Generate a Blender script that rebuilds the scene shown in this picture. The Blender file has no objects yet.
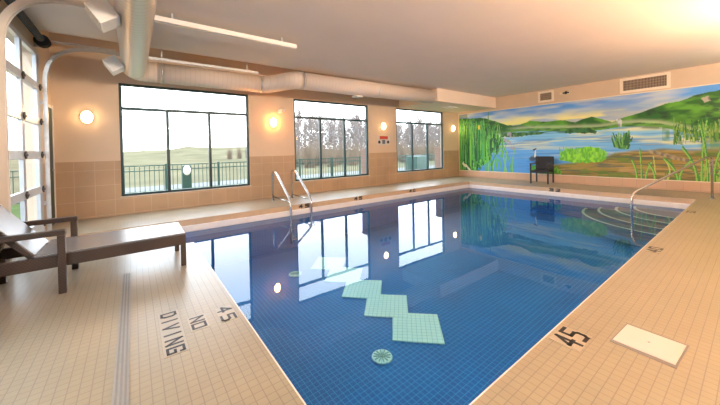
import bpy, bmesh, math, random
import numpy as np
from mathutils import Vector, Matrix
random.seed(7)
SC = bpy.context.scene
COL = SC.collection
PI = math.pi

# ------------------------------------------------------------------ camera
F_PX, YAW, PITCH, ROLL, SY = 301.767, 0.9257, -0.0113, -0.021, -49.56
cam = bpy.data.cameras.new('camera'); camo = bpy.data.objects.new('camera', cam); COL.objects.link(camo)
cam.sensor_width = 36.0; cam.lens = F_PX / 720 * 36.0
cam.shift_y = SY / 720.0
cam.clip_start = 0.05; cam.clip_end = 500
_F = Vector((math.cos(YAW)*math.cos(PITCH), math.sin(YAW)*math.cos(PITCH), math.sin(PITCH)))
_R = Vector((math.sin(YAW), -math.cos(YAW), 0)); _U = _R.cross(_F)
_R2 = _R*math.cos(ROLL) + _U*math.sin(ROLL); _U2 = -_R*math.sin(ROLL) + _U*math.cos(ROLL)
camo.matrix_world = Matrix(((_R2.x, _U2.x, -_F.x, 0), (_R2.y, _U2.y, -_F.y, 0), (_R2.z, _U2.z, -_F.z, 1.25), (0, 0, 0, 1)))
SC.camera = camo

# ------------------------------------------------------------------ world, exposure
w = bpy.data.worlds.new('overcast_sky'); SC.world = w; w.use_nodes = True
nt = w.node_tree; nt.nodes.clear()
wo = nt.nodes.new('ShaderNodeOutputWorld'); bg = nt.nodes.new('ShaderNodeBackground')
tc = nt.nodes.new('ShaderNodeTexCoord'); sp = nt.nodes.new('ShaderNodeSeparateXYZ'); rp = nt.nodes.new('ShaderNodeValToRGB')
nt.links.new(tc.outputs['Generated'], sp.inputs[0]); nt.links.new(sp.outputs['Z'], rp.inputs[0])
rp.color_ramp.elements[0].position = 0.0; rp.color_ramp.elements[0].color = (0.93, 0.96, 1.0, 1)
rp.color_ramp.elements[1].position = 0.6; rp.color_ramp.elements[1].color = (0.72, 0.85, 1.0, 1)
nt.links.new(rp.outputs[0], bg.inputs[0]); bg.inputs[1].default_value = 5.4
nt.links.new(bg.outputs[0], wo.inputs[0])
SC.view_settings.view_transform = 'Standard'; SC.view_settings.look = 'None'
SC.view_settings.exposure = 0.47; SC.view_settings.gamma = 1.0; SC.view_settings.use_curve_mapping = False
SC.cycles.max_bounces = 10; SC.cycles.diffuse_bounces = 6; SC.cycles.glossy_bounces = 5
SC.cycles.transparent_max_bounces = 16; SC.cycles.sample_clamp_indirect = 12.0
SC.cycles.caustics_reflective = False; SC.cycles.caustics_refractive = False
SC.cycles.use_denoising = True

LAMP = (1.0, 0.62, 0.30)      # warm lamp colour
LAMP_HOT = (1.0, 0.36, 0.09)  # the orange lamp between the first two windows

# unseen fill lights added on the near wall to brighten the ceiling (their housings are built further down)
FILL_LIGHTS = [(1.2, -1.14, 2.42), (4.0, -1.14, 2.42), (6.8, -1.14, 2.42), (9.6, -1.14, 2.42)]
for _p in FILL_LIGHTS:
    _l = bpy.data.lights.new('fill_light', 'AREA'); _l.shape = 'RECTANGLE'; _l.size = 1.2; _l.size_y = 0.22; _l.energy = 180 if _p[0] < 9 else 35; _l.color = (1.0, 0.68, 0.45) if 3 < _p[0] < 8 else (1.0, 0.93, 0.84)
    _o = bpy.data.objects.new('fill_light', _l); COL.objects.link(_o); _o.location = _p; _o.rotation_euler = (math.radians(180-74), 0, 0)

# ------------------------------------------------------------------ dimensions
XL, XR, YN, YW, ZC = -1.2, 11.41, -1.3, 7.98, 3.17
ZH = 3.56      # raised strip of ceiling along the window wall
PX0, PX1, PY0, PY1 = 0.645, 9.86, 0.85, 6.515
WATER = -0.22

# ------------------------------------------------------------------ materials
def mat(name, col, rough=0.6, metal=0.0, spec=None, noise=0.0, nscale=6.0, bump=0.0, bscale=60.0):
    m = bpy.data.materials.new(name); m.use_nodes = True; n = m.node_tree; b = n.nodes['Principled BSDF']
    b.inputs['Base Color'].default_value = (*col, 1); b.inputs['Roughness'].default_value = rough; b.inputs['Metallic'].default_value = metal
    if spec is not None: b.inputs['Specular IOR Level'].default_value = spec
    t = n.nodes.new('ShaderNodeTexCoord')
    nz = n.nodes.new('ShaderNodeTexNoise'); nz.inputs['Scale'].default_value = nscale; nz.inputs['Detail'].default_value = 5
    n.links.new(t.outputs['Object'], nz.inputs['Vector'])
    r = n.nodes.new('ShaderNodeValToRGB')
    k = noise
    r.color_ramp.elements[0].position = 0.3; r.color_ramp.elements[1].position = 0.7
    r.color_ramp.elements[0].color = (*[max(0, c*(1-k)) for c in col], 1); r.color_ramp.elements[1].color = (*[min(1, c*(1+k)) for c in col], 1)
    n.links.new(nz.outputs[0], r.inputs[0]); n.links.new(r.outputs[0], b.inputs['Base Color'])
    if bump:
        z2 = n.nodes.new('ShaderNodeTexNoise'); z2.inputs['Scale'].default_value = bscale; n.links.new(t.outputs['Object'], z2.inputs['Vector'])
        bp = n.nodes.new('ShaderNodeBump'); bp.inputs['Strength'].default_value = bump; bp.inputs['Distance'].default_value = 0.01
        n.links.new(z2.outputs[0], bp.inputs['Height']); n.links.new(bp.outputs[0], b.inputs['Normal'])
    return m

def tile_mat(name, c1, c2, grout, sx, sy, plane='xy', mortar=0.06, rough=0.35, spec=0.5, rot=0.0, off=(0, 0), bump=0.25, stagger=0.0, blotch=0.0, grough=None):
    m = bpy.data.materials.new(name); m.use_nodes = True; n = m.node_tree; b = n.nodes['Principled BSDF']
    L = n.links.new
    t = n.nodes.new('ShaderNodeTexCoord'); s = n.nodes.new('ShaderNodeSeparateXYZ'); c = n.nodes.new('ShaderNodeCombineXYZ')
    L(t.outputs['Object'], s.inputs[0])
    ax = {'x': 0, 'y': 1, 'z': 2}
    L(s.outputs[ax[plane[0]]], c.inputs[0]); L(s.outputs[ax[plane[1]]], c.inputs[1])
    mp = n.nodes.new('ShaderNodeMapping'); mp.inputs['Location'].default_value = (off[0], off[1], 0); mp.inputs['Rotation'].default_value = (0, 0, rot)
    L(c.outputs[0], mp.inputs[0])
    br = n.nodes.new('ShaderNodeTexBrick'); br.offset = stagger; br.squash = 1.0
    br.inputs['Scale'].default_value = 1.0; br.inputs['Brick Width'].default_value = sx; br.inputs['Row Height'].default_value = sy
    br.inputs['Mortar Size'].default_value = mortar*min(sx, sy)*0.5; br.inputs['Mortar Smooth'].default_value = 0.3
    br.inputs['Color1'].default_value = (*c1, 1); br.inputs['Color2'].default_value = (*c2, 1); br.inputs['Mortar'].default_value = (*grout, 1)
    L(mp.outputs[0], br.inputs['Vector'])
    out = br.outputs['Color']
    if blotch:
        nz = n.nodes.new('ShaderNodeTexNoise'); nz.inputs['Scale'].default_value = 1.3; nz.inputs['Detail'].default_value = 6
        L(t.outputs['Object'], nz.inputs['Vector'])
        mr = n.nodes.new('ShaderNodeMapRange'); mr.inputs['From Min'].default_value = 0.3; mr.inputs['From Max'].default_value = 0.7
        mr.inputs['To Min'].default_value = 1-blotch; mr.inputs['To Max'].default_value = 1+blotch
        L(nz.outputs[0], mr.inputs[0])
        mx = n.nodes.new('ShaderNodeVectorMath'); mx.operation = 'SCALE'
        L(out, mx.inputs[0]); L(mr.outputs[0], mx.inputs['Scale']); out = mx.outputs[0]
    L(out, b.inputs['Base Color'])
    b.inputs['Roughness'].default_value = rough; b.inputs['Specular IOR Level'].default_value = spec
    bp = n.nodes.new('ShaderNodeBump'); bp.inputs['Strength'].default_value = bump; bp.inputs['Distance'].default_value = 0.004; bp.invert = True
    L(br.outputs['Fac'], bp.inputs['Height']); L(bp.outputs[0], b.inputs['Normal'])
    return m

def glassy(name, tint, fres_ior, rough=0.0, wave=0.0, wscale=3.0):
    # a clear surface: light passes, Fresnel decides how much mirrors
    m = bpy.data.materials.new(name); m.use_nodes = True; n = m.node_tree; n.nodes.clear(); L = n.links.new
    o = n.nodes.new('ShaderNodeOutputMaterial'); mx = n.nodes.new('ShaderNodeMixShader')
    tr = n.nodes.new('ShaderNodeBsdfTransparent'); tr.inputs[0].default_value = (*tint, 1)
    gl = n.nodes.new('ShaderNodeBsdfAnisotropic') if False else n.nodes.new('ShaderNodeBsdfGlossy'); gl.inputs['Roughness'].default_value = rough
    fr = n.nodes.new('ShaderNodeFresnel')
    ge = n.nodes.new('ShaderNodeNewGeometry'); io = n.nodes.new('ShaderNodeMix'); io.data_type = 'FLOAT'      # same mirror strength seen from either side
    io.inputs[2].default_value = fres_ior; io.inputs[3].default_value = 1/fres_ior
    L(ge.outputs['Backfacing'], io.inputs[0]); L(io.outputs[0], fr.inputs[0])
    L(fr.outputs[0], mx.inputs[0]); L(tr.outputs[0], mx.inputs[1]); L(gl.outputs[0], mx.inputs[2]); L(mx.outputs[0], o.inputs[0])
    if wave:
        t = n.nodes.new('ShaderNodeTexCoord'); nz = n.nodes.new('ShaderNodeTexNoise'); nz.inputs['Scale'].default_value = wscale; nz.inputs['Detail'].default_value = 2
        L(t.outputs['Object'], nz.inputs['Vector'])
        bp = n.nodes.new('ShaderNodeBump'); bp.inputs['Strength'].default_value = wave; bp.inputs['Distance'].default_value = 0.01
        L(nz.outputs[0], bp.inputs['Height']); L(bp.outputs[0], gl.inputs['Normal']); L(bp.outputs[0], fr.inputs['Normal'])
    return m

def emit(name, col, s):
    m = bpy.data.materials.new(name); m.use_nodes = True; b = m.node_tree.nodes['Principled BSDF']
    b.inputs['Base Color'].default_value = (0.9, 0.88, 0.82, 1)
    b.inputs['Emission Color'].default_value = (*col, 1); b.inputs['Emission Strength'].default_value = s
    return m

M = {}
M['deck'] = tile_mat('deck_tile', (0.385, 0.335, 0.235), (0.37, 0.32, 0.225), (0.275, 0.24, 0.185), 0.0515, 0.0515, 'xy', 0.11, 0.30, 0.5, off=(0.0, 0.02), blotch=0.06)
M['riser'] = tile_mat('riser_tile', (0.60, 0.44, 0.29), (0.56, 0.41, 0.27), (0.5, 0.38, 0.26), 0.155, 0.155, 'xz', 0.05, 0.3)
M['riser_m'] = tile_mat('riser_tile_mural', (0.60, 0.46, 0.32), (0.56, 0.42, 0.29), (0.5, 0.38, 0.26), 0.155, 0.155, 'yz', 0.05, 0.3)
M['coping'] = mat('white_coping', (0.88, 0.88, 0.88), 0.25, noise=0.03)
M['wains'] = tile_mat('wainscot_tile', (0.47, 0.335, 0.215), (0.44, 0.31, 0.20), (0.55, 0.42, 0.30), 0.304, 0.304, 'xz', 0.035, 0.42, 0.4, off=(0.006, -0.03), blotch=0.10)
M['wains_y'] = tile_mat('wainscot_tile_side', (0.47, 0.335, 0.215), (0.44, 0.31, 0.20), (0.55, 0.42, 0.30), 0.304, 0.304, 'yz', 0.035, 0.42, 0.4, off=(0.006, -0.03), blotch=0.10)
M['base_y'] = tile_mat('base_tile', (0.66, 0.45, 0.31), (0.62, 0.42, 0.28), (0.5, 0.36, 0.26), 0.304, 0.304, 'yz', 0.03, 0.4, off=(0, -0.03), blotch=0.06)
M['wall'] = mat('beige_paint', (0.66, 0.535, 0.40), 0.8, noise=0.03, nscale=2, bump=0.08, bscale=150)
M['ceil'] = mat('ceiling_paint', (0.82, 0.71, 0.60), 0.85, noise=0.02, nscale=1.5, bump=0.05, bscale=120)
M['pool'] = tile_mat('blue_pool_tile', (0.002, 0.098, 0.36), (0.003, 0.115, 0.40), (0.03, 0.25, 0.58), 0.056, 0.056, 'xy', 0.13, 0.5, 0.3, blotch=0.10)
M['pool_x'] = tile_mat('blue_pool_tile_long', (0.002, 0.098, 0.36), (0.003, 0.115, 0.40), (0.03, 0.25, 0.58), 0.056, 0.056, 'xz', 0.07, 0.5, 0.3, blotch=0.10)
M['pool_y'] = tile_mat('blue_pool_tile_end', (0.002, 0.098, 0.36), (0.003, 0.115, 0.40), (0.03, 0.25, 0.58), 0.056, 0.056, 'yz', 0.07, 0.5, 0.3, blotch=0.10)
M['diamond'] = tile_mat('pale_green_tile', (0.50, 0.80, 0.80), (0.47, 0.77, 0.77), (0.26, 0.56, 0.62), 0.0575, 0.0575, 'xy', 0.13, 0.4, 0.3, rot=math.radians(45))
M['nosing'] = mat('pale_nosing_tile', (0.62, 0.80, 0.78), 0.4, noise=0.03)
M['steptile'] = mat('step_tile', (0.05, 0.13, 0.25), 0.5, noise=0.12, nscale=12)
M['water'] = glassy('pool_water', (0.80, 0.96, 1.0), 1.39, 0.0, 0.05, 2.2)
M['glass'] = glassy('window_glass', (0.97, 0.99, 0.985), 1.25)
M['frost'] = glassy('fence_glass', (0.55, 0.85, 0.85), 1.4)
M['wframe'] = mat('dark_teal_aluminium', (0.018, 0.050, 0.058), 0.4, 0.2, noise=0.05)
M['sill'] = mat('pale_sill', (0.66, 0.60, 0.52), 0.5, noise=0.03)
M['steel'] = mat('polished_steel', (0.62, 0.62, 0.62), 0.24, 1.0, noise=0.02)
M['galv'] = mat('galvanised_steel', (0.62, 0.64, 0.65), 0.35, 0.85, noise=0.08, nscale=20)
M['white'] = mat('white_paint', (0.80, 0.77, 0.72), 0.45, noise=0.02)
M['door_rail'] = mat('anodised_aluminium', (0.60, 0.62, 0.63), 0.35, 0.35, noise=0.04)
M['door_stile'] = mat('grey_aluminium', (0.42, 0.46, 0.50), 0.35, 0.5, noise=0.05)
M['darkmetal'] = mat('dark_oiled_steel', (0.05, 0.055, 0.06), 0.4, 0.6, noise=0.15, nscale=25)
M['brown'] = mat('bronze_hinge', (0.10, 0.08, 0.065), 0.5, 0.5, noise=0.1)
M['greendoor'] = mat('dark_green_paint', (0.012, 0.045, 0.035), 0.45, noise=0.05)
M['lettering'] = mat('black_lettering', (0.025, 0.025, 0.03), 0.4, noise=0.05)
M['mtile'] = mat('white_marker_tile', (0.62, 0.60, 0.55), 0.35, noise=0.03)
M['mtile2'] = mat('pale_marker_tile', (0.42, 0.37, 0.28), 0.35, noise=0.04)
M['galvd'] = mat('dull_grey_metal', (0.36, 0.35, 0.32), 0.45, 0.2, noise=0.06, nscale=20)
M['drain'] = mat('grey_green_grate', (0.16, 0.36, 0.36), 0.45, noise=0.06)
M['hatch'] = mat('white_lid_plastic', (0.68, 0.67, 0.64), 0.5, noise=0.02)
M['grey'] = mat('grey_plastic', (0.25, 0.245, 0.23), 0.5, noise=0.06, nscale=30)
M['grille'] = mat('beige_grille', (0.40, 0.32, 0.24), 0.5, noise=0.05)
M['grillef'] = mat('pale_grille_frame', (0.86, 0.77, 0.64), 0.5, noise=0.03)
M['grass'] = mat('lawn_grass', (0.080, 0.115, 0.045), 0.9, noise=0.25, nscale=1.5)
M['field'] = mat('dry_field', (0.135, 0.12, 0.075), 0.95, noise=0.25, nscale=0.12)
M['path'] = mat('concrete_path', (0.18, 0.18, 0.175), 0.9, noise=0.06)
M['fence'] = mat('green_fence_paint', (0.022, 0.062, 0.050), 0.5, noise=0.1)
M['bark'] = mat('pale_bark', (0.25, 0.21, 0.19), 0.9, noise=0.25, nscale=3)
M['bush'] = mat('russet_brush', (0.22, 0.165, 0.12), 0.95, noise=0.3, nscale=1)
M['brick'] = tile_mat('exterior_brick', (0.22, 0.13, 0.10), (0.20, 0.12, 0.09), (0.24, 0.2, 0.18), 0.2, 0.075, 'xz', 0.12, 0.8, stagger=0.5)
M['red'] = mat('red_sign', (0.55, 0.06, 0.035), 0.5, noise=0.03)
M['signblue'] = mat('grey_blue_ink', (0.12, 0.15, 0.2), 0.5, noise=0.03)

for k_ in ('grass', 'field', 'path', 'bark', 'bush'): M[k_].node_tree.nodes['Principled BSDF'].inputs['Specular IOR Level'].default_value = 0.0
# wicker: woven strips
def wicker(name, c1, c2):
    m = bpy.data.materials.new(name); m.use_nodes = True; n = m.node_tree; b = n.nodes['Principled BSDF']; L = n.links.new
    t = n.nodes.new('ShaderNodeTexCoord'); ck = n.nodes.new('ShaderNodeTexChecker'); ck.inputs['Scale'].default_value = 70
    ck.inputs['Color1'].default_value = (*c1, 1); ck.inputs['Color2'].default_value = (*c2, 1)
    L(t.outputs['Object'], ck.inputs['Vector']); L(ck.outputs[0], b.inputs['Base Color']); b.inputs['Roughness'].default_value = 0.38
    bp = n.nodes.new('ShaderNodeBump'); bp.inputs['Strength'].default_value = 0.3; bp.inputs['Distance'].default_value = 0.003
    L(ck.outputs['Fac'], bp.inputs['Height']); L(bp.outputs[0], b.inputs['Normal'])
    return m
M['wick'] = wicker('brown_wicker', (0.055, 0.036, 0.028), (0.030, 0.021, 0.018))
M['wickseat'] = wicker('wicker_sky_tint', (0.23, 0.24, 0.26), (0.16, 0.165, 0.18))  # seat wicker, pale and bluish: the sky's reflection is put into its colour
M['wickseat'].node_tree.nodes['Principled BSDF'].inputs['Roughness'].default_value = 0.26
M['wickblack'] = wicker('black_wicker', (0.020, 0.016, 0.016), (0.012, 0.010, 0.010))
# spiral duct: ridges every 6 cm
def spiral(name, axis):
    m = bpy.data.materials.new(name); m.use_nodes = True; n = m.node_tree; b = n.nodes['Principled BSDF']; L = n.links.new
    t = n.nodes.new('ShaderNodeTexCoord'); s = n.nodes.new('ShaderNodeSeparateXYZ'); L(t.outputs['Object'], s.inputs[0])
    mu = n.nodes.new('ShaderNodeMath'); mu.operation = 'MULTIPLY'; mu.inputs[1].default_value = 1/0.09; L(s.outputs[axis], mu.inputs[0])
    fr = n.nodes.new('ShaderNodeMath'); fr.operation = 'FRACT'; L(mu.outputs[0], fr.inputs[0])
    gt = n.nodes.new('ShaderNodeMath'); gt.operation = 'LESS_THAN'; gt.inputs[1].default_value = 0.14; L(fr.outputs[0], gt.inputs[0])
    cm = n.nodes.new('ShaderNodeMix'); cm.data_type = 'RGBA'; cm.inputs[6].default_value = (0.68, 0.63, 0.56, 1); cm.inputs[7].default_value = (0.58, 0.53, 0.46, 1)
    L(gt.outputs[0], cm.inputs[0]); L(cm.outputs[2], b.inputs['Base Color'])
    b.inputs['Base Color'].default_value = (0.68, 0.63, 0.56, 1); b.inputs['Metallic'].default_value = 0.5; b.inputs['Roughness'].default_value = 0.36
    bp = n.nodes.new('ShaderNodeBump'); bp.inputs['Strength'].default_value = 1.0; bp.inputs['Distance'].default_value = 0.012
    L(gt.outputs[0], bp.inputs['Height']); L(bp.outputs[0], b.inputs['Normal'])
    return m
M['duct_y'] = spiral('spiral_duct_metal', 1); M['duct_x'] = spiral('painted_spiral_duct', 0)
for k_ in M['duct_x'].node_tree.nodes:
    if k_.type == 'BUMP': k_.inputs['Strength'].default_value = 0.35
    if k_.type == 'BSDF_PRINCIPLED': k_.inputs['Metallic'].default_value = 0.0; k_.inputs['Roughness'].default_value = 0.5
    if k_.type == 'MIX': k_.inputs[6].default_value = (0.66, 0.58, 0.51, 1); k_.inputs[7].default_value = (0.60, 0.53, 0.46, 1)

# ------------------------------------------------------------------ mesh helpers
def add_box(bm, x0, x1, y0, y1, z0, z1, bev=0.0, mtx=None):
    vs = [bm.verts.new((x, y, z)) for z in (z0, z1) for y in (y0, y1) for x in (x0, x1)]
    fs = [bm.faces.new([vs[i] for i in q]) for q in ((0, 2, 3, 1), (4, 5, 7, 6), (0, 1, 5, 4), (2, 6, 7, 3), (0, 4, 6, 2), (1, 3, 7, 5))]
    if mtx is not None: bmesh.ops.transform(bm, matrix=mtx, verts=vs)
    if bev:
        es = list({e for f in fs for e in f.edges}); bmesh.ops.bevel(bm, geom=es, offset=bev, segments=2, affect='EDGES', profile=0.5)
def fillet(pts, r, n=6):
    out = [Vector(pts[0])]
    for i in range(1, len(pts)-1):
        a, b, c = Vector(pts[i-1]), Vector(pts[i]), Vector(pts[i+1])
        u = (a-b); v = (c-b); rr = min(r, u.length*0.49, v.length*0.49); p = b+u.normalized()*rr; q = b+v.normalized()*rr
        for k in range(n+1):
            t = k/n; out.append(p*(1-t)**2 + b*2*t*(1-t) + q*t*t)
    out.append(Vector(pts[-1])); return out
def add_tube(bm, pts, r, n=12, cap=True, radii=None):
    pts = [Vector(p) for p in pts]; rings = []; up = None
    for i, p in enumerate(pts):
        d = (pts[min(i+1, len(pts)-1)] - pts[max(i-1, 0)]).normalized()
        if up is None:
            up = Vector((0, 0, 1)) if abs(d.z) < 0.9 else Vector((1, 0, 0))
        a = (up - d*up.dot(d)).normalized(); b = d.cross(a); up = a
        rr = radii[i] if radii else r
        rings.append([bm.verts.new(p + a*math.cos(2*PI*k/n)*rr + b*math.sin(2*PI*k/n)*rr) for k in range(n)])
    for i in range(len(rings)-1):
        for k in range(n):
            f = bm.faces.new((rings[i][k], rings[i][(k+1) % n], rings[i+1][(k+1) % n], rings[i+1][k])); f.smooth = True
    if cap:
        bm.faces.new(rings[0][::-1]); bm.faces.new(rings[-1])
def add_disc(bm, c, r, h, axis='z', n=32, r2=None):
    c = Vector(c); d = {'x': Vector((1, 0, 0)), 'y': Vector((0, 1, 0)), 'z': Vector((0, 0, 1))}[axis]
    add_tube(bm, [c, c+d*h], r, n, True, [r, r2 or r])
def add_dome(bm, c, rx, rz, depth, n=24, k=7):     # opal lamp cover bulging towards -Y from a wall
    prev = None
    for j in range(k):
        a = j/(k-1)*PI/2; s = math.cos(a); d = math.sin(a)*depth
        if j == k-1: tip = bm.verts.new((c[0], c[1]-depth, c[2])); ring = None
        else: ring = [bm.verts.new((c[0]+rx*s*math.cos(2*PI*i/n), c[1]-d, c[2]+rz*s*math.sin(2*PI*i/n))) for i in range(n)]
        if prev:
            for i in range(n):
                f = bm.faces.new((prev[i], prev[(i+1) % n], ring[(i+1) % n], ring[i]) if ring else (prev[i], prev[(i+1) % n], tip)); f.smooth = True
        prev = ring
def obj(name, bm, m, parent=None, loc=None, fix=True):
    if fix: bmesh.ops.recalc_face_normals(bm, faces=bm.faces[:])
    me = bpy.data.meshes.new(name); bm.to_mesh(me); bm.free()
    me.materials.append(M[m] if isinstance(m, str) else m)
    o = bpy.data.objects.new(name, me); COL.objects.link(o)
    if parent is not None: o.parent = parent
    if loc is not None: o.location = loc
    return o
def tag(o, label=None, cat=None, group=None, kind=None):
    if label: o['label'] = label
    if cat: o['category'] = cat
    if group: o['group'] = group
    if kind: o['kind'] = kind
    return o
def thing(name, label, cat, loc=(0, 0, 0), rz=0.0, group=None, kind=None):
    o = bpy.data.objects.new(name, None); COL.objects.link(o); o.location = loc; o.rotation_euler = (0, 0, rz); o.empty_display_size = 0.1
    return tag(o, label, cat, group, kind)
def struct(name, bm, m, label=None, parent=None):
    o = obj(name, bm, m, parent)
    if parent is None: tag(o, label, None, None, 'structure')
    return o
def kids(o): return [c for c in COL.objects if c.parent == o]
def dup(root, loc=None, rz=None, label=None, scale=None):
    m = {}
    def cp(o, par):
        c = o.copy(); COL.objects.link(c)
        if par is not None: c.parent = par
        for ch in kids_of.get(o.name, []): cp(ch, c)
        return c
    kids_of = {}
    for o in list(COL.objects):
        if o.parent: kids_of.setdefault(o.parent.name, []).append(o)
    r = cp(root, None)
    if loc is not None: r.location = loc
    if rz is not None: r.rotation_euler = (0, 0, rz)
    if scale is not None: r.scale = scale
    if label: r['label'] = label
    return r
def B(*a, **k):
    bm = bmesh.new(); add_box(bm, *a, **k); return bm
def wall_with_holes(bm, u0, u1, z0, z1, holes, d0, d1, axis):
    # boxes around rectangular openings; u runs along the wall, d through it
    us = sorted({u0, u1, *[h[0] for h in holes], *[h[1] for h in holes]}); zs = sorted({z0, z1, *[h[2] for h in holes], *[h[3] for h in holes]})
    us = [u for u in us if u0 <= u <= u1]; zs = [z for z in zs if z0 <= z <= z1]
    def solid(i, j):
        if not (0 <= i < len(us)-1 and 0 <= j < len(zs)-1): return False
        cu = (us[i]+us[i+1])/2; cz = (zs[j]+zs[j+1])/2
        return not any(h[0] < cu < h[1] and h[2] < cz < h[3] for h in holes)
    vc = {}
    def V(i, j, d):
        k = (i, j, d)
        if k not in vc:
            u, z, q = us[i], zs[j], (d0 if d == 0 else d1)
            vc[k] = bm.verts.new((u, z, q) if axis == 'xy' else (u, q, z) if axis == 'x' else (q, u, z))
        return vc[k]
    for i in range(len(us)-1):
        for j in range(len(zs)-1):
            if not solid(i, j): continue
            for d in (0, 1): bm.faces.new((V(i, j, d), V(i+1, j, d), V(i+1, j+1, d), V(i, j+1, d)))
            for (a, b, ni, nj) in (((i, j), (i+1, j), i, j-1), ((i, j+1), (i+1, j+1), i, j+1), ((i, j), (i, j+1), i-1, j), ((i+1, j), (i+1, j+1), i+1, j)):
                if not solid(ni, nj): bm.faces.new((V(*a, 0), V(*b, 0), V(*b, 1), V(*a, 1)))

# ------------------------------------------------------------------ room shell
# deck around the pool
D = 0.11
EX0, EY0 = -0.85, 4.80        # the shallow arm of the pool behind the lounger
bm = bmesh.new()
wall_with_holes(bm, XL-0.15, XR+0.15, YN-0.15, YW+0.15, [P_ for P_ in ((PX0, PX1, PY0, PY1), (EX0, PX0, EY0, PY1))], 0.0, -D, 'xy')
struct('floor', bm, 'deck', 'beige mosaic tiled pool deck')
# riser tiles on the window side and the mural side
struct('trim_1', B(EX0, PX1, PY1-0.012, PY1-0.0005, -D, -0.002), 'riser', 'tan tile riser below the deck edge on the window side')
struct('trim_2', B(PX1-0.012, PX1-0.0005, PY0, PY1-0.012, -D, -0.002), 'riser_m', 'tan tile riser below the deck edge on the mural side')
# white coping / gutter lip just over the water, all round
bm = bmesh.new(); t = 0.06
add_box(bm, EX0, PX1, PY1-t, PY1+0.0, -0.235, -D-0.001, 0.015); add_box(bm, PX1-t, PX1, PY0, PY1-t, -0.235, -D-0.001, 0.015)
struct('trim_3', bm, 'coping', 'white coping lip above the waterline')
bm = bmesh.new(); add_box(bm, PX0, PX0+0.012, PY0, EY0, -D, -0.003, 0.003); add_box(bm, EX0, PX0+0.012, EY0, EY0+0.012, -D, -0.003, 0.003); add_box(bm, PX0+0.012, PX1-t, PY0, PY0+0.012, -D, -0.003, 0.003)
struct('trim_4', bm, 'coping', 'pale edge tile under the near deck edges')
# basin
def pool_z(x): return -1.04 + (x-PX0)/(PX1-PX0)*0.26
bm = bmesh.new()
vs = [bm.verts.new(p) for p in ((EX0-0.2, PY0-0.2, pool_z(EX0-.2)), (PX1+0.2, PY0-0.2, pool_z(PX1)), (PX1+0.2, PY1+0.2, pool_z(PX1)), (EX0-0.2, PY1+0.2, pool_z(EX0-.2)))]
vb = [bm.verts.new((v.co.x, v.co.y, -1.3)) for v in vs]
bm.faces.new(vs); bm.faces.new(vb)
for k in range(4): bm.faces.new((vs[k], vs[(k+1) % 4], vb[(k+1) % 4], vb[k]))
struct('pool_floor', bm, 'pool', 'blue mosaic floor of the pool')
struct('pool_wall_window', B(EX0-0.15, PX1+0.15, PY1, PY1+0.15, -1.2, -D-0.001), 'pool_x', 'blue pool wall on the window side')
struct('pool_wall_near', B(PX0-0.15, PX1+0.15, PY0-0.15, PY0, -1.2, -D-0.001), 'pool_x', 'blue pool wall on the near long side')
struct('pool_wall_mural', B(PX1, PX1+0.15, PY0, PY1, -1.2, -D-0.001), 'pool_y', 'blue pool wall at the mural end')
struct('pool_wall_left', B(PX0-0.15, PX0, PY0, EY0-0.15, -1.2, -D-0.001), 'pool_y', 'blue pool wall at the lounger end')
struct('pool_wall_arm', B(EX0-0.15, PX0, EY0-0.15, EY0, -1.2, -D-0.001), 'pool_x', 'blue pool wall behind the lounger')
struct('pool_wall_arm_end', B(EX0-0.15, EX0, EY0, PY1, -1.2, -D-0.001), 'pool_y', 'blue pool wall beside the overhead door')
# water surface
bm = bmesh.new(); vs = [bm.verts.new(p) for p in ((PX0, PY0, WATER), (PX1, PY0, WATER), (PX1, PY1, WATER), (EX0, PY1, WATER), (EX0, EY0, WATER), (PX0, EY0, WATER))]; bm.faces.new(vs)
tag(obj('pool_water', bm, 'water', fix=False), 'still clear blue water filling the pool, mirroring the windows', 'water', None, 'stuff')

# walls
WINX = [(-0.207, 2.418), (3.680, 6.374), (7.679, 10.378)]; WZ0, WZ1 = 0.378, 2.736
bm = bmesh.new(); wall_with_holes(bm, XL-0.15, XR+0.15, -0.05, ZH, [(a, b, WZ0, WZ1) for a, b in WINX], YW, YW+0.15, 'x')
struct('wall_back', bm, 'wall', 'beige painted wall with three large windows')
bm = bmesh.new(); wall_with_holes(bm, XL, XR, 0.0, 1.125, [(a, b, WZ0, WZ1) for a, b in WINX], YW-0.008, YW-0.0005, 'x')
struct('trim_5', bm, 'wains', 'square tan tile wainscot under and between the windows')
struct('wall_right', B(XR, XR+0.15, YN, YW, -0.05, ZH), 'wall', 'beige end wall carrying the landscape mural')
bm = bmesh.new(); add_box(bm, XR-0.02, XR-0.0005, YN, YW-0.01, 0.0, 0.245, 0.004)
struct('baseboard_right', bm, 'base_y', 'pinkish tan tile skirting below the mural')
GY = [(4.87, 6.87), (1.2, 3.2)]; GZ = 2.88
bm = bmesh.new(); wall_with_holes(bm, YN, YW, -0.05, ZH, [(a, b, -0.05, GZ) for a, b in GY]+[(7.44, 7.86, -0.05, 2.13)], XL-0.15, XL, 'y')
struct('wall_left', bm, 'wall', 'beige side wall with the glazed overhead doors')
bm = bmesh.new(); wall_with_holes(bm, YN, YW-0.01, 0.0, 1.125, [(a-0.02, b+0.02, -0.05, GZ) for a, b in GY]+[(7.38, 7.92, -0.05, 2.13)], XL+0.0005, XL+0.008, 'y')
struct('trim_6', bm, 'wains_y', 'square tan tile wainscot on the side wall')
struct('wall_front', B(XL-0.15, XR+0.15, YN-0.15, YN, -0.05, ZH), 'wall', 'beige wall behind the near deck')
bm = bmesh.new(); add_box(bm, XL-0.15, XR+0.15, YN-0.15, 6.58, ZC, ZH+0.12); add_box(bm, XL-0.15, XR+0.15, 6.58, YW+0.15, ZH, ZH+0.12)
struct('ceiling', bm, 'ceil', 'smooth pinkish beige ceiling, raised in a strip along the window wall')
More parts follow.
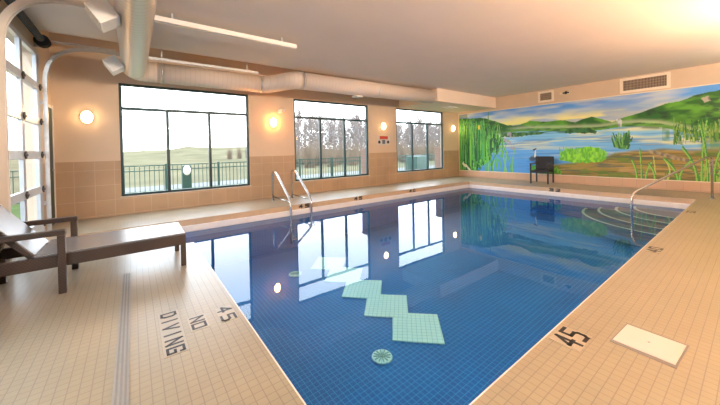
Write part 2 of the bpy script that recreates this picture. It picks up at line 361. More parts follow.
struct('trim_7', B(7.85, XR-0.0005, 6.24, YW-0.0005, 2.757, ZC-0.0005, bev=0.0), 'ceil', 'boxed soffit in the corner of the window and mural walls')

# windows
for i, (x0, x1) in enumerate(WINX):
    side = ('left window looking on field and pale sky', 'middle window looking on bare trees', 'window nearest the mural looking on bare trees')[i]
    wn = thing('window_%d' % (i+1), side, None, (x0, YW+0.06, WZ0), 0, None, 'structure')
    W_ = x1-x0; H_ = WZ1-WZ0; tz = 2.215-WZ0
    bm = bmesh.new(); f = 0.05
    add_box(bm, 0, f, -0.035, 0.035, 0, H_, 0.004); add_box(bm, W_-f, W_, -0.035, 0.035, 0, H_, 0.004)
    add_box(bm, f, W_-f, -0.035, 0.035, 0, f, 0.004); add_box(bm, f, W_-f, -0.035, 0.035, H_-f, H_, 0.004)
    obj('window_frame', bm, 'wframe', wn)
    bm = bmesh.new(); add_box(bm, f, W_-f, -0.033, 0.033, tz-0.03, tz+0.03, 0.004); obj('transom', bm, 'wframe', wn)
    us = [f, 0.847*W_/2.625, 1.704*W_/2.625, W_-f]
    for u in us[1:3]:
        bm = bmesh.new(); add_box(bm, u-0.03, u+0.03, -0.032, 0.032, f, tz-0.03, 0.004); obj('mullion', bm, 'wframe', wn)
    for a_, b_, c_, d_ in [(f, W_-f, tz+0.03, H_-f)] + [(us[k]+(0.03 if k else 0), us[k+1]-(0.03 if k < 2 else 0), f, tz-0.03) for k in range(3)]:
        bm = bmesh.new(); vs = [bm.verts.new(p) for p in ((a_, 0, c_), (b_, 0, c_), (b_, 0, d_), (a_, 0, d_))]; bm.faces.new(vs)
        obj('window_pane', bm, 'glass', wn, fix=False)
    bm = bmesh.new(); add_box(bm, -0.02, W_+0.02, -0.085, -0.036, -0.018, 0.0, 0.004); obj('window_sill', bm, 'sill', wn)

# glazed overhead door: sections of rails, stiles and panes
def overhead_door(n, y0, y1, label):
    d = thing('door_%d' % n, label, None, (XL+0.03, y0, 0), 0, None, 'structure')
    W_ = y1-y0; zs = [0.0, 0.20, 0.735, 1.27, 1.79, 2.33, 2.86]
    cols = [(0.21, W_/2-0.05), (W_/2+0.05, W_-0.19)]
    for j in range(1, 6):
        z0, z1 = zs[j], zs[j+1]
        bm = bmesh.new()
        for a_, b_ in ((0, cols[0][0]), (cols[0][1], cols[1][0]), (cols[1][1], W_)): add_box(bm, -0.022, 0.022, a_, b_, z0+0.055, z1-0.055, 0.003)
        obj('stile_section', bm, 'door_stile', d)
        for a_, b_ in cols:
            bm = bmesh.new(); vs = [bm.verts.new((0, y, z)) for y, z in ((a_, z0+0.055), (b_, z0+0.055), (b_, z1-0.055), (a_, z1-0.055))]; bm.faces.new(vs)
            obj('door_pane', bm, 'glass', d, fix=False)
    for j, z in enumerate(zs):
        if j == 0: continue
        z0, z1 = (z-0.055, z+0.055) if 1 < j < 6 else ((0.0, z+0.055) if j == 1 else (z-0.055, z+0.01))
        bm = bmesh.new(); add_box(bm, -0.025, 0.025, 0, W_, z0, z1, 0.004); obj('door_rail', bm, 'door_rail', d)
        if j < 6:
            for y in (0.08, W_/2, W_-0.06):
                bm = bmesh.new(); m_ = Matrix.Translation((0.034, y, z)) @ Matrix.Rotation(PI/4, 4, 'X')
                add_box(bm, -0.008, 0.012, -0.038, 0.038, -0.038, 0.038, 0.004, m_)
                add_tube(bm, [(0.045, y-0.03, z), (0.045, y+0.03, z)], 0.012, 8)
                obj('door_hinge', bm, 'brown', d)
    return d
overhead_door(1, GY[0][0]+0.02, GY[0][1]-0.02, 'glazed aluminium overhead door beside the lounger')
overhead_door(2, GY[1][0]+0.02, GY[1][1]-0.02, 'second glazed aluminium overhead door nearer the camera')
# green door in the left wall near the corner
d = thing('door_3', 'narrow dark green door beside the window wall corner', None, (XL-0.05, 7.44, 0), 0, None, 'structure')
bm = bmesh.new(); add_box(bm, 0.02, 0.075, 0.03, 0.41, 0.005, 2.12, 0.003); obj('door_leaf', bm, 'greendoor', d)
bm = bmesh.new(); add_box(bm, -0.09, 0.055, -0.02, 0.028, 0, 2.18, 0.003); add_box(bm, -0.09, 0.09, 0.412, 0.45, 0, 2.18, 0.003); add_box(bm, -0.09, 0.07, 0.028, 0.412, 2.122, 2.18, 0.003)
obj('door_frame', bm, 'white', d)
bm = bmesh.new(); add_tube(bm, fillet([(0.075, 0.09, 1.0), (0.115, 0.09, 1.0), (0.115, 0.17, 1.0)], 0.01), 0.009, 8); obj('door_handle', bm, 'steel', d)

# ------------------------------------------------------------------ mural
print('mural...')
def paint_mural():
    y0, y1, z0, z1 = -1.15, 7.93, 0.27, 2.66
    step = 0.0115; nx = int((y1-y0)/step); nz = int((z1-z0)/step)
    Y = np.linspace(y0, y1, nx)[None, :].repeat(nz, 0); Z = np.linspace(z0, z1, nz)[:, None].repeat(nx, 1)
    rng = np.random.RandomState(4)
    def noise(sy, sz, seed):
        r = np.random.RandomState(seed); g = r.rand(int((z1-z0)/sz)+3, int((y1-y0)/sy)+3)
        u = (Y-y0)/sy; v = (Z-z0)/sz; i = u.astype(int); j = v.astype(int); fu = u-i; fv = v-j
        fu = fu*fu*(3-2*fu); fv = fv*fv*(3-2*fv)
        return (g[j, i]*(1-fu)+g[j, i+1]*fu)*(1-fv)+(g[j+1, i]*(1-fu)+g[j+1, i+1]*fu)*fv
    def fb(sy, sz, seed): return (noise(sy, sz, seed)*.5+noise(sy/2, sz/2, seed+1)*.3+noise(sy/4, sz/4, seed+2)*.2)
    C = np.zeros((nz, nx, 3))
    def lerp(mask, col): 
        m = np.clip(mask, 0, 1)[..., None]; C[:] = C*(1-m)+np.array(col)*m
    def srgb(*c): return np.array([((v/255)/12.92 if v/255 < .04 else ((v/255+.055)/1.055)**2.4) for v in c])
    def inter(pts):  # height profile along Y
        p = sorted(pts); return np.interp(Y, [a[0] for a in p], [a[1] for a in p])
    ss = lambda x, a, b: np.clip((x-a)/(b-a), 0, 1)
    # sky
    C[:] = srgb(85, 150, 230); 
    n1 = fb(1.8, .35, 10)
    lerp(ss(n1, .42, .62)*.8, srgb(220, 215, 210)); lerp(ss(2.45-Z, -.05, .35)*ss(fb(1.6, .3, 20), .3, .55)*.9, srgb(250, 228, 130))
    lerp(ss(fb(1.2, .22, 30), .55, .68)*.6, srgb(115, 150, 215))
    # far hills
    ridge = inter([(7.97, 2.5), (7.39, 2.46), (6.71, 2.42), (6.29, 2.26), (5.78, 2.05), (5.33, 2.03), (4.98, 2.15), (4.49, 2.07), (4.03, 2.1), (3.6, 1.99), (3.33, 2.08), (3.15, 2.12), (2.9, 2.02), (2.66, 1.91), (2.43, 2.0), (2.04, 2.12), (1.83, 2.2), (1.54, 2.3), (1.28, 2.34), (.92, 2.46), (.59, 2.52), (0, 2.56), (-1.2, 2.4)])
    ridge = ridge + (noise(.12, 3, 41)-.5)*.035
    shore = inter([(8, 1.84), (6.09, 1.78), (4.99, 1.79), (4.03, 1.73), (2.95, 1.69), (2.48, 1.75), (2.04, 1.75), (1.64, 1.69), (1.27, 1.56), (.92, 1.42), (.6, 1.36), (-1.2, 1.2)])
    hill = (Z < ridge)
    n2 = fb(.5, .25, 50)
    C[hill] = srgb(35, 95, 35); lerp(hill*ss(n2, .4, .65)*.9, srgb(95, 160, 50)); lerp(hill*ss(fb(.3, .12, 55), .55, .7)*.8, srgb(25, 62, 40))
    mist = np.exp(-((Z-(shore+.13))/.06)**2)*(Z < ridge+.05)*ss(5.9-Y, 0, .5); lerp(mist*.6, srgb(190, 200, 165))
    meadow = (Z < shore+.09)*(Z > shore-.1); lerp(meadow*.85, srgb(95, 150, 60)); lerp(meadow*ss(noise(.15, .05, 60), .5, .7)*.8, srgb(40, 90, 45))
    # water
    wat = Z < shore
    t = ss(shore-Z, 0, 1.3)
    lerp(wat*1.0, srgb(130, 190, 230)); lerp(wat*ss(t, .1, .75), srgb(80, 150, 225))
    lerp(wat*ss(fb(1.5, .09, 70), .45, .62)*.8*(1-ss(t, .3, .8)), srgb(228, 218, 180)); lerp(wat*ss(fb(1.0, .05, 75), .55, .68)*.55, srgb(60, 115, 190))
    lerp(wat*np.exp(-((Z-(shore-.02))/.05)**2)*.8*ss(noise(.3, .1, 76), .3, .6), srgb(35, 85, 50))
    lerp(wat*(Y > 5.2)*ss(Y, 5.0, 6.2)*ss(1.3-Z, 0, .6)*.8, srgb(75, 140, 210))
    lerp(wat*(Z > shore-.35)*(Y < 1.6)*ss(noise(.08, .3, 78), .3, .7)*.7, srgb(70, 125, 75))
    def poly(pts, col, nmix=None, amp=.02, seed=90):
        px = [p[0] for p in pts]; pz = [p[1] for p in pts]; inside = np.zeros_like(Y, bool); n = len(pts); j = n-1
        yy = Y+(noise(.1, .1, seed)-.5)*amp*2; zz = Z+(noise(.08, .08, seed+1)-.5)*amp*2
        for i in range(n):
            c = ((pz[i] > zz) != (pz[j] > zz)) & (yy < (px[j]-px[i])*(zz-pz[i])/(pz[j]-pz[i]+1e-9)+px[i]); inside ^= c; j = i
        lerp(inside*1.0, col)
        if nmix is not None: lerp(inside*ss(noise(.05, .09, seed+2), .35, .7)*.85, nmix)
    # muddy bank
    mud = inter([(8, .2), (4.8, .25), (4.45, .45), (4.2, .58), (3.62, .73), (2.96, .80), (2.6, .99), (2.05, 1.04), (1.65, 1.09), (1.09, 1.03), (.6, 1.05), (-1.2, 1.1)])+(noise(.3, 3, 95)-.5)*.08
    mm = ss(mud-Z, -.03, .06)
    lerp(mm, srgb(155, 130, 65)); lerp(mm*ss(fb(.9, .08, 100), .42, .6)*.9, srgb(105, 95, 60)); lerp(mm*ss(fb(.7, .07, 105), .55, .66)*.8, srgb(185, 150, 105)); lerp(mm*ss(fb(.8, .05, 110), .58, .68)*.7, srgb(60, 90, 90))
    lerp(mm*ss(fb(.5, .12, 112), .56, .68)*.7, srgb(85, 125, 50))
    poly([(3.89, 1.65), (3.8, 1.78), (3.47, 1.79), (3.21, 1.76), (3.03, 1.67), (3.05, 1.59)], srgb(35, 80, 45), srgb(60, 115, 60), .02, 120)
    poly([(6.0, 1.62), (5.5, 1.60), (4.6, 1.66), (4.4, 1.72), (5.2, 1.76), (6.0, 1.76)], srgb(38, 88, 50), srgb(75, 125, 60), .02, 125)
    poly([(4.07, .76), (4.01, .99), (3.87, 1.12), (3.61, 1.14), (3.21, 1.19), (2.96, 1.17), (2.79, 1.02), (2.79, .84), (2.96, .71), (3.35, .68), (3.76, .7)], srgb(95, 175, 45), srgb(150, 215, 60), .03, 130)
    poly([(1.88, 1.07), (1.55, .99), (1.08, .81), (1.1, .73), (1.49, .85), (1.84, .99)], srgb(165, 150, 125), srgb(110, 100, 85), .01, 150)
    poly([(.9, 2.36), (.78, 2.40), (.74, 2.27), (.85, 2.23)], srgb(170, 160, 150), srgb(90, 80, 80), .01, 155)
    # grass and reed strokes
    def stroke(ya, za, yb, zb, bend, wd, col, n=110):
        for k in range(n):
            q = k/(n-1); yy = ya+(yb-ya)*q+bend*q*q; zz = za+(zb-za)*q; ww = wd*(1-q*.8)
            i0 = int((yy-ww-y0)/(y1-y0)*(nx-1)); i1 = int((yy+ww-y0)/(y1-y0)*(nx-1)); j = int((zz-z0)/(z1-z0)*(nz-1))
            if 0 <= j < nz-2: C[j:j+3, max(0, i0):max(0, min(nx, i1+1))] = col
    G = [srgb(50, 130, 45), srgb(90, 170, 60), srgb(30, 95, 45), srgb(125, 190, 80), srgb(20, 75, 40), srgb(70, 155, 90)]
    # dense reeds on the left
    poly([(8.2, .1), (8.2, 2.44), (7.3, 2.38), (6.7, 2.25), (6.2, 1.75), (6.1, 1.4), (6.5, 1.0), (6.9, .5), (7.1, .1)], srgb(40, 110, 48), srgb(80, 150, 60), .12, 160)
    lerp((Y > 7.5)*.5, srgb(25, 80, 40))
    for k in range(900):
        y = 7.95-abs(rng.normal(0, .75)); y = max(5.7, y); top = np.interp(y, [5.6, 6.2, 6.8, 7.4, 8], [1.75, 2.1, 2.35, 2.42, 2.48])-rng.rand()*.7
        bot = np.interp(y, [5.6, 6.3, 6.8, 7.2, 8], [1.2, .85, .5, .27, .27])+rng.rand()*.5
        stroke(y, bot, y+rng.normal(0, .05), max(bot+.1, top), rng.normal(0, .06), .012+.014*rng.rand(), G[rng.randint(6)])
    for k in range(14):
        y = 5.3+rng.rand()*1.8; stroke(y, .27, y+rng.normal(0, .1), .7+rng.rand()*.7, rng.normal(0, .15), .018, G[rng.choice([1, 3])])
    stroke(6.45, .3, 6.4, 1.15, .25, .03, srgb(60, 140, 60)); stroke(6.45, .3, 6.5, 1.1, -.35, .03, srgb(60, 140, 60)); stroke(6.6, 1.9, 6.55, 2.62, 0, .02, srgb(70, 130, 60))
    poly([(7.75, .62), (7.35, .30), (7.45, .30), (7.8, .50)], srgb(225, 220, 200), None, .03, 165)
    poly([(7.02, 1.98), (6.92, 1.98), (6.92, 2.15), (7.02, 2.15)], srgb(225, 200, 60), None, .02, 166)
    for (a_, b_) in ((5.62, 1.62), (5.75, 1.38), (5.6, 1.2), (5.85, 1.5), (5.72, 1.7)):
        m_ = ((Y-a_)/.09)**2+((Z-b_)/.09)**2 < 1; lerp(m_*ss(noise(.04, .04, 170), .3, .6)*.9, srgb(165, 150, 170))
    for k in range(45):     # mound blades
        y = 2.8+rng.rand()*1.25; z = .78+rng.rand()*.3; stroke(y, z, y+rng.normal(0, .02), z+.1, 0, .012, G[rng.choice([1, 3])])
    for k in range(260):    # reeds below the right hill
        y = -1.1+rng.rand()*2.5; z = 1.2+rng.rand()*.35; stroke(y, z, y+rng.normal(0, .03), z+.1+rng.rand()*.28, rng.normal(0, .02), .004, [srgb(95, 145, 60), srgb(60, 120, 55), srgb(135, 165, 80), srgb(50, 100, 55)][rng.randint(4)])
    for k in range(26):     # foreground blades right
        y = .1+rng.rand()*1.7; stroke(y, .27, y+rng.normal(0, .12), .45+rng.rand()*.45, rng.normal(0, .2), .009, [srgb(150, 185, 80), srgb(190, 195, 110), srgb(75, 140, 60)][rng.randint(3)])
    for (a_, top, bd) in ((2.02, 1.1, .03), (2.12, .8, .1), (1.93, .75, -.12), (1.75, .7, .12), (.90, 1.85, -.1), (.98, 1.15, .25), (.80, 1.75, .12), (1.32, .85, .25), (1.28, .8, -.2), (.7, 1.5, -.25), (-.2, 1.5, .2), (-.5, 1.2, -.2)):
        stroke(a_, .27, a_, top, bd, .018, srgb(60, 135, 65)); stroke(a_+.008, .27, a_+.008, top*.96, bd, .008, srgb(135, 195, 90))
    for k in range(110):
        y = 2.42+rng.normal(0, .07); z = 1.1+rng.rand()*.28; stroke(y, z, y+(y-2.42)*.35+rng.normal(0,.02), z+.08+rng.rand()*.22, 0, .010, [srgb(75, 140, 70), srgb(45, 95, 55), srgb(110, 165, 85)][rng.randint(3)])
    # wading birds
    poly([(5.03, .80), (4.89, .92), (4.66, .88), (4.47, .78), (4.73, .70), (5.0, .72)], srgb(60, 85, 110), srgb(110, 125, 140), .01, 180)
    stroke(4.83, .86, 4.80, 1.12, 0, .022, srgb(225, 228, 230)); stroke(4.86, 1.10, 4.78, 1.15, 0, .03, srgb(50, 60, 75))
    poly([(2.60, 1.96), (2.5, 2.03), (2.42, 1.93), (2.43, 1.74), (2.50, 1.76), (2.53, 1.9)], srgb(205, 205, 205), srgb(120, 125, 130), .01, 185)
    for (a_, b_) in ((4.72, .35), (4.6, .42), (4.9, .33)): pass
    poly([(4.95, .30), (4.95, .55), (4.5, .58), (4.1, .5), (4.0, .30)], srgb(75, 150, 60), srgb(130, 190, 70), .05, 190)
    C[:] = np.clip(C*np.array([1.08, 1.20, 1.12]), 0, .88)
    return Y, Z, C
Yg, Zg, Cg = paint_mural()
nz_, nx_ = Yg.shape
me = bpy.data.meshes.new('mural_canvas')
vs = np.stack([np.full(Yg.size, 0.0), Yg.ravel()-3.39, Zg.ravel()], 1)
i, j = np.meshgrid(np.arange(nx_-1), np.arange(nz_-1)); b0 = (j*nx_+i).ravel()
fs = np.stack([b0, b0+nx_, b0+nx_+1, b0+1], 1)
me.from_pydata([], [], [])
me.vertices.add(len(vs)); me.vertices.foreach_set('co', vs.ravel().astype('f'))
me.loops.add(fs.size); me.loops.foreach_set('vertex_index', fs.ravel().astype('i'))
me.polygons.add(len(fs)); me.polygons.foreach_set('loop_start', np.arange(0, fs.size, 4).astype('i'))
me.update(calc_edges=True)
ca = me.color_attributes.new('paint', 'FLOAT_COLOR', 'POINT')
ca.data.foreach_set('color', np.concatenate([Cg.reshape(-1, 3), np.ones((Cg.size//3, 1))], 1).ravel().astype('f'))
mm = bpy.data.materials.new('mural_paint'); mm.use_nodes = True; n = mm.node_tree
at = n.nodes.new('ShaderNodeAttribute'); at.attribute_name = 'paint'; n.links.new(at.outputs['Color'], n.nodes['Principled BSDF'].inputs['Base Color'])
n.nodes['Principled BSDF'].inputs['Roughness'].default_value = 0.55
me.materials.append(mm)
mur = thing('wall_mural', 'wide lake and marsh landscape mural with green hills and tall reeds', 'mural', (XR-0.018, 3.39, 0))
o = bpy.data.objects.new('canvas', me); COL.objects.link(o); o.parent = mur
bm = bmesh.new(); a_ = 4.54
add_box(bm, -0.004, 0.017, -a_, a_, 0.248, 0.27, 0.003); add_box(bm, -0.004, 0.017, -a_, a_, 2.66, 2.682, 0.003)
add_box(bm, -0.004, 0.017, -a_, -a_+0.02, 0.27, 2.66, 0.003); add_box(bm, -0.004, 0.017, a_-0.02, a_, 0.27, 2.66, 0.003)
obj('frame', bm, 'grillef', mur)
bm = bmesh.new(); add_box(bm, 0.002, 0.017, -a_+0.02, a_-0.02, 0.27, 2.66); obj('backing_board', bm, 'white', mur)

# ------------------------------------------------------------------ things
# wall sconces (light sources)
def sconce(x, z, label, lamp, s, y=YW, rz=0.0):
    t = thing('wall_sconce', label, 'wall lamp', (x, y, z), rz, 'wall lamps between the windows' if y > 0 else 'wall lamps on the near wall')
    bm = bmesh.new(); add_disc(bm, (0, -0.03, 0), 0.105, 0.03, 'y', 32)
    bmesh.ops.scale(bm, vec=(0.92, 1, 1.25), verts=bm.verts); obj('back_plate', bm, 'grillef', t)
    bm = bmesh.new(); add_dome(bm, (0, -0.03, 0), 0.082, 0.115, 0.09)
    obj('lamp_shade', bm, emit('lamp_glow', lamp, s), t, fix=False)
sconce(-0.705, 2.0, 'glowing oval wall lamp near the dark green door, left of the first window', LAMP, 26)
sconce(3.065, 2.035, 'glowing round wall lamp in an orange halo between the first two windows', LAMP_HOT, 100)
sconce(7.03, 2.045, 'glowing oval wall lamp above the pool rules sign', LAMP, 22)
sconce(11.0, 2.07, 'glowing small wall lamp nearest the mural', LAMP, 22)
for x, w_ in ((2.2, 'first'), (5.2, 'second'), (8.2, 'third')):
    sconce(x, 2.05, 'warm oval wall lamp on the near wall, %s from the overhead doors' % w_, LAMP_HOT, 90 if x < 8 else 45, YN, PI)

for k_, (x_, y_, z_) in enumerate(FILL_LIGHTS):  # housings for the added fill lights
    t = thing('fill_light_housing', 'long cream housing of an added fill light on the near wall, number %s from the overhead doors' % ('one', 'two', 'three', 'four')[k_], 'wall lamp', (x_, YN, z_-0.1), 0, 'added fill lights on the near wall')
    bm = bmesh.new(); add_box(bm, -0.65, 0.65, 0.001, 0.02, -0.10, 0.16, 0.004); add_box(bm, -0.65, 0.65, 0.02, 0.30, -0.02, 0.0, 0.004); add_box(bm, -0.65, 0.65, 0.285, 0.30, 0.0, 0.07, 0.003)
    add_box(bm, -0.65, -0.64, 0.02, 0.285, 0.0, 0.07); add_box(bm, 0.64, 0.65, 0.02, 0.285, 0.0, 0.07)
    obj('housing', bm, 'white', t)

# spiral duct along the left of the room, turning along the window wall
duct = thing('spiral_duct', 'large round spiral air duct under the ceiling, turning along the window wall', 'air duct', (0, 0, 2.93))
bm = bmesh.new(); add_tube(bm, [(0.054, YN+0.01, -0.10), (0.054, 6.93, -0.10)], 0.181, 40, True); obj('duct_run', bm, 'duct_y', duct)
bm = bmesh.new(); el = [(0.054, 6.93, -0.10)] + [(0.064+0.36*(1-math.cos(k*PI/16)), 6.95+0.36*math.sin(k*PI/16), -0.10+0.055*k/8) for k in range(1, 9)]
add_tube(bm, el, 0.176, 32, True, [0.183]+[0.185+0.002*k for k in range(8)]); obj('duct_elbow', bm, 'duct_x', duct)
bm = bmesh.new(); add_tube(bm, [(0.42, 7.31, -0.045), (2.55, 7.31, -0.045)], 0.2, 40, True); obj('duct_run', bm, 'duct_x', duct)
bm = bmesh.new(); add_tube(bm, [(2.55, 7.31, -0.045), (2.68, 7.25, -0.045), (2.95, 6.62, -0.045), (3.08, 6.53, -0.035), (3.2, 6.52, -0.03)], 0.2, 40, True); obj('duct_offset', bm, 'duct_x', duct)
bm = bmesh.new(); add_tube(bm, [(3.2, 6.52, -0.03), (7.86, 6.49, -0.0)], 0.2, 40, True, [0.2, 0.215]); obj('duct_run', bm, 'duct_x', duct)
for x, y in ((0.5, 7.31), (2.5, 7.31), (3.22, 6.52), (5.5, 6.505)):
    bm = bmesh.new(); add_tube(bm, [(x-0.015, y, -0.045 if y > 7 else -0.02), (x+0.015, y, -0.045 if y > 7 else -0.02)], 0.208 if y > 7 else 0.214, 40, True); obj('duct_collar', bm, 'galv', duct)
for y in (1.5, 3.9, 6.2):
    bm = bmesh.new(); add_box(bm, -0.10, 0.25, y-0.01, y+0.01, 0.09, 0.105); add_box(bm, -0.10, -0.085, y-0.01, y+0.01, 0.105, 0.239); add_box(bm, 0.235, 0.25, y-0.01, y+0.01, 0.105, 0.239); obj('duct_hanger', bm, 'galv', duct)
# boxed registers on the side of the duct
def register(y, label):
    t = thing('duct_register', label, 'air diffuser', (-0.135, y, 2.775), 0, 'air diffusers on the round duct')
    m_ = Matrix.Rotation(math.radians(-35), 4, 'Y')
    bm = bmesh.new(); add_box(bm, -0.19, 0.0, -0.155, 0.155, -0.11, 0.11, 0.006, m_); obj('housing', bm, 'white', t)
    bm = bmesh.new()
    for k in range(7): add_box(bm, -0.197, -0.19, -0.13, 0.13, -0.09+k*0.028, -0.078+k*0.028, 0, m_)
    obj('louvre', bm, 'grillef', t)
    return t
register(4.15, 'white box air diffuser on the duct nearer the camera')
register(6.4, 'white box air diffuser on the duct above the first window')
# small outlets under the duct and soffit
t = tag(obj('duct_outlet', B(4.75, 4.98, 6.42, 6.62, 2.655, 2.70, bev=0.01), 'white'), 'small white outlet box under the duct above the middle window', 'air diffuser')
t = tag(obj('ceiling_fixture', B(9.15, 9.65, 6.75, 7.05, 2.715, 2.757, bev=0.012), 'white'), 'flat cream fixture under the soffit above the last window', 'light fixture')

# door tracks, bending from the wall to run under the ceiling
def track(y, label, x1, m_, wd):
    t = thing('door_track', label, 'door track', (XL+0.1, y, 0), 0, 'overhead door tracks')
    pts = fillet([(0, 0, 0.02), (0, 0, 3.05), (x1-XL-0.1, 0, 3.05)], 0.62, 14); bm = bmesh.new(); rows = []
    # U channel section swept along the bend (in the XZ plane)
    sec = [(-0.5, -0.5), (0.5, -0.5), (0.5, -0.3), (-0.36, -0.3), (-0.36, 0.3), (0.5, 0.3), (0.5, 0.5), (-0.5, 0.5)]
    for i_, p in enumerate(pts):
        d_ = (pts[min(i_+1, len(pts)-1)]-pts[max(i_-1, 0)]).normalized(); nrm = Vector((-d_.z, 0, d_.x))
        rows.append([bm.verts.new(p+nrm*(-a*wd)+Vector((0, b*wd, 0))) for a, b in sec])
    for i_ in range(len(rows)-1):
        for k in range(8): bm.faces.new((rows[i_][k], rows[i_][(k+1) % 8], rows[i_+1][(k+1) % 8], rows[i_+1][k]))
    bm.faces.new(rows[0]); bm.faces.new(rows[-1]); obj('rail', bm, m_, t)
    for x in ((x1-XL-0.35), (x1-XL)*0.45):
        bm = bmesh.new(); add_box(bm, x-0.012, x+0.012, -0.004, 0.004, 3.05+wd*0.5, (ZC if y < 6.55 else ZH)-0.001); add_box(bm, x-0.02, x+0.1, -0.006, 0.006, 3.05+wd*0.5, 3.05+wd*0.5+0.012); obj('hanger', bm, 'galv', t)
    if y > 6:
        bm = bmesh.new(); add_box(bm, 0.08, 0.9, 0.05, 0.056, 3.09, 3.125); add_box(bm, 0.08, 0.9, 0.02, 0.05, 3.12, 3.125); obj('support_angle', bm, 'galv', t)
    for z in (0.5, 1.3, 2.1):
        bm = bmesh.new(); add_box(bm, -0.1+0.001, -wd*0.5, -0.012, 0.012, z-0.03, z+0.03); obj('wall_bracket', bm, 'galv', t)
    return t
track(4.84, 'cream painted door track curving overhead nearer the camera', 2.30, 'white', 0.07)
track(6.90, 'galvanised door track curving overhead beside the first window', 2.33, 'galv', 0.05)
# torsion shaft over the door
t = thing('torsion_shaft', 'dark spring shaft with cable drum above the glazed overhead door', 'door spring', (XL+0.11, 0, 3.05))
bm = bmesh.new(); add_tube(bm, [(0, 4.6, 0), (0, 6.87, 0)], 0.015, 12); obj('shaft', bm, 'darkmetal', t)
bm = bmesh.new()
for (a_, b_) in ((5.0, 6.62),):
    n_ = 260; pr = [(0.0, a_+(b_-a_)*k/n_, 0.045+0.004*math.sin(k*PI)) for k in range(n_+1)]
    add_tube(bm, [(0.0, p[1], 0) for p in pr], 0.045, 14, True, [0.047 if k % 4 < 2 else 0.041 for k in range(n_+1)])
obj('spring', bm, 'darkmetal', t)
bm = bmesh.new(); add_tube(bm, [(0, 6.70, 0), (0, 6.74, 0), (0, 6.81, 0), (0, 6.83, 0)], 0.07, 24, True, [0.09, 0.07, 0.065, 0.09]); obj('cable_drum', bm, 'darkmetal', t)
bm = bmesh.new(); add_box(bm, -0.108, 0.03, 6.85, 6.865, -0.08, 0.07, 0.004); obj('end_bearing_plate', bm, 'galv', t)

# pool ladder hand rails
def ladder():
    t = thing('pool_ladder', 'polished steel pool ladder on the window side deck', 'pool ladder', (2.83, 7.49, 0))
    for x in (0, 0.52):
        bm = bmesh.new()
        pts = fillet([(x, 0, 0.004), (x, 0, 0.74), (x, -0.22, 0.74), (x, -1.08, 0.10), (x, -1.08, -0.85)], 0.14, 7)
        add_tube(bm, pts, 0.024, 14); r_ = obj('handrail', bm, 'steel', t)
        bm = bmesh.new(); add_disc(bm, (x, 0, 0.0), 0.045, 0.012, 'z', 24); obj('escutcheon', bm, 'steel', r_)
        bm = bmesh.new(); add_tube(bm, [(x, 0, 0.10), (x, -1.08, 0.085)], 0.016, 12); obj('lower_brace', bm, 'steel', t)
    for z in (-0.52, -0.76):
        bm = bmesh.new(); add_box(bm, 0.0, 0.52, -1.12, -1.04, z-0.012, z+0.012, 0.005); obj('tread', bm, 'steel', t)
ladder()
# entry rail at the steps
t = thing('entry_handrail', 'slim steel handrail slanting from deck corner into the pool steps', 'handrail', (10.166, 0.648, 0))
bm = bmesh.new(); dx, dy = 7.87-10.166, 1.54-0.648
pts = fillet([(0, 0, 0.004), (0, 0, 0.93), (dx*0.06, dy*0.06, 0.93), (dx, dy, 0.27), (dx, dy, -0.60)], 0.16, 8)
add_tube(bm, pts, 0.022, 14); obj('rail', bm, 'steel', t)
bm = bmesh.new(); add_disc(bm, (0, 0, 0), 0.05, 0.014, 'z', 24); obj('escutcheon', bm, 'steel', t)

# curved pool steps in the far right corner
t = thing('pool_steps', 'curved submerged corner steps with pale nosings beside the slanting handrail', 'pool steps', (PX1, PY0, 0))
for r_, z in ((2.04, -0.48), (1.72, -0.42), (1.38, -0.36), (1.04, -0.30)):
    n_ = 40; bm = bmesh.new(); e_ = 0.002
    arc = [(-r_*math.sin(k/n_*PI/2)-e_ if k else -e_, r_*math.cos(k/n_*PI/2) if k < n_ else e_) for k in range(n_+1)]
    top = [bm.verts.new((x, max(y, e_), z)) for x, y in arc]; bot = [bm.verts.new((x, max(y, e_), -0.77 if r_ == 2.04 else z-0.059)) for x, y in arc]
    c0 = bm.verts.new((-e_, e_, z)); c1 = bm.verts.new((-e_, e_, bot[0].co.z))
    bm.faces.new(top+[c0]); bm.faces.new(bot[::-1]+[c1])
    for k in range(n_): bm.faces.new((top[k], bot[k], bot[k+1], top[k+1]))
    bm.faces.new((top[0], c0, c1, bot[0])); bm.faces.new((top[-1], bot[-1], c1, c0))
    s_ = obj('step', bm, 'steptile', t)
    bm = bmesh.new()
    for k in range(n_):
        q = []
        for kk in (k, k+1):
            a0 = kk/n_*PI/2
            q.append([(-(r_-d_)*math.sin(a0)-e_*2, max((r_-d_)*math.cos(a0), e_*2), z+0.003+hh) for d_ in (0.0, 0.055) for hh in (0, 0.003)])
        v0 = [bm.verts.new(p) for p in q[0]]; v1 = [bm.verts.new(p) for p in q[1]]
        bm.faces.new((v0[1], v1[1], v1[3], v0[3])); bm.faces.new((v0[0], v1[0], v1[1], v0[1]))
    bmesh.ops.remove_doubles(bm, verts=bm.verts, dist=0.0005)
    obj('nosing', bm, 'nosing', s_)

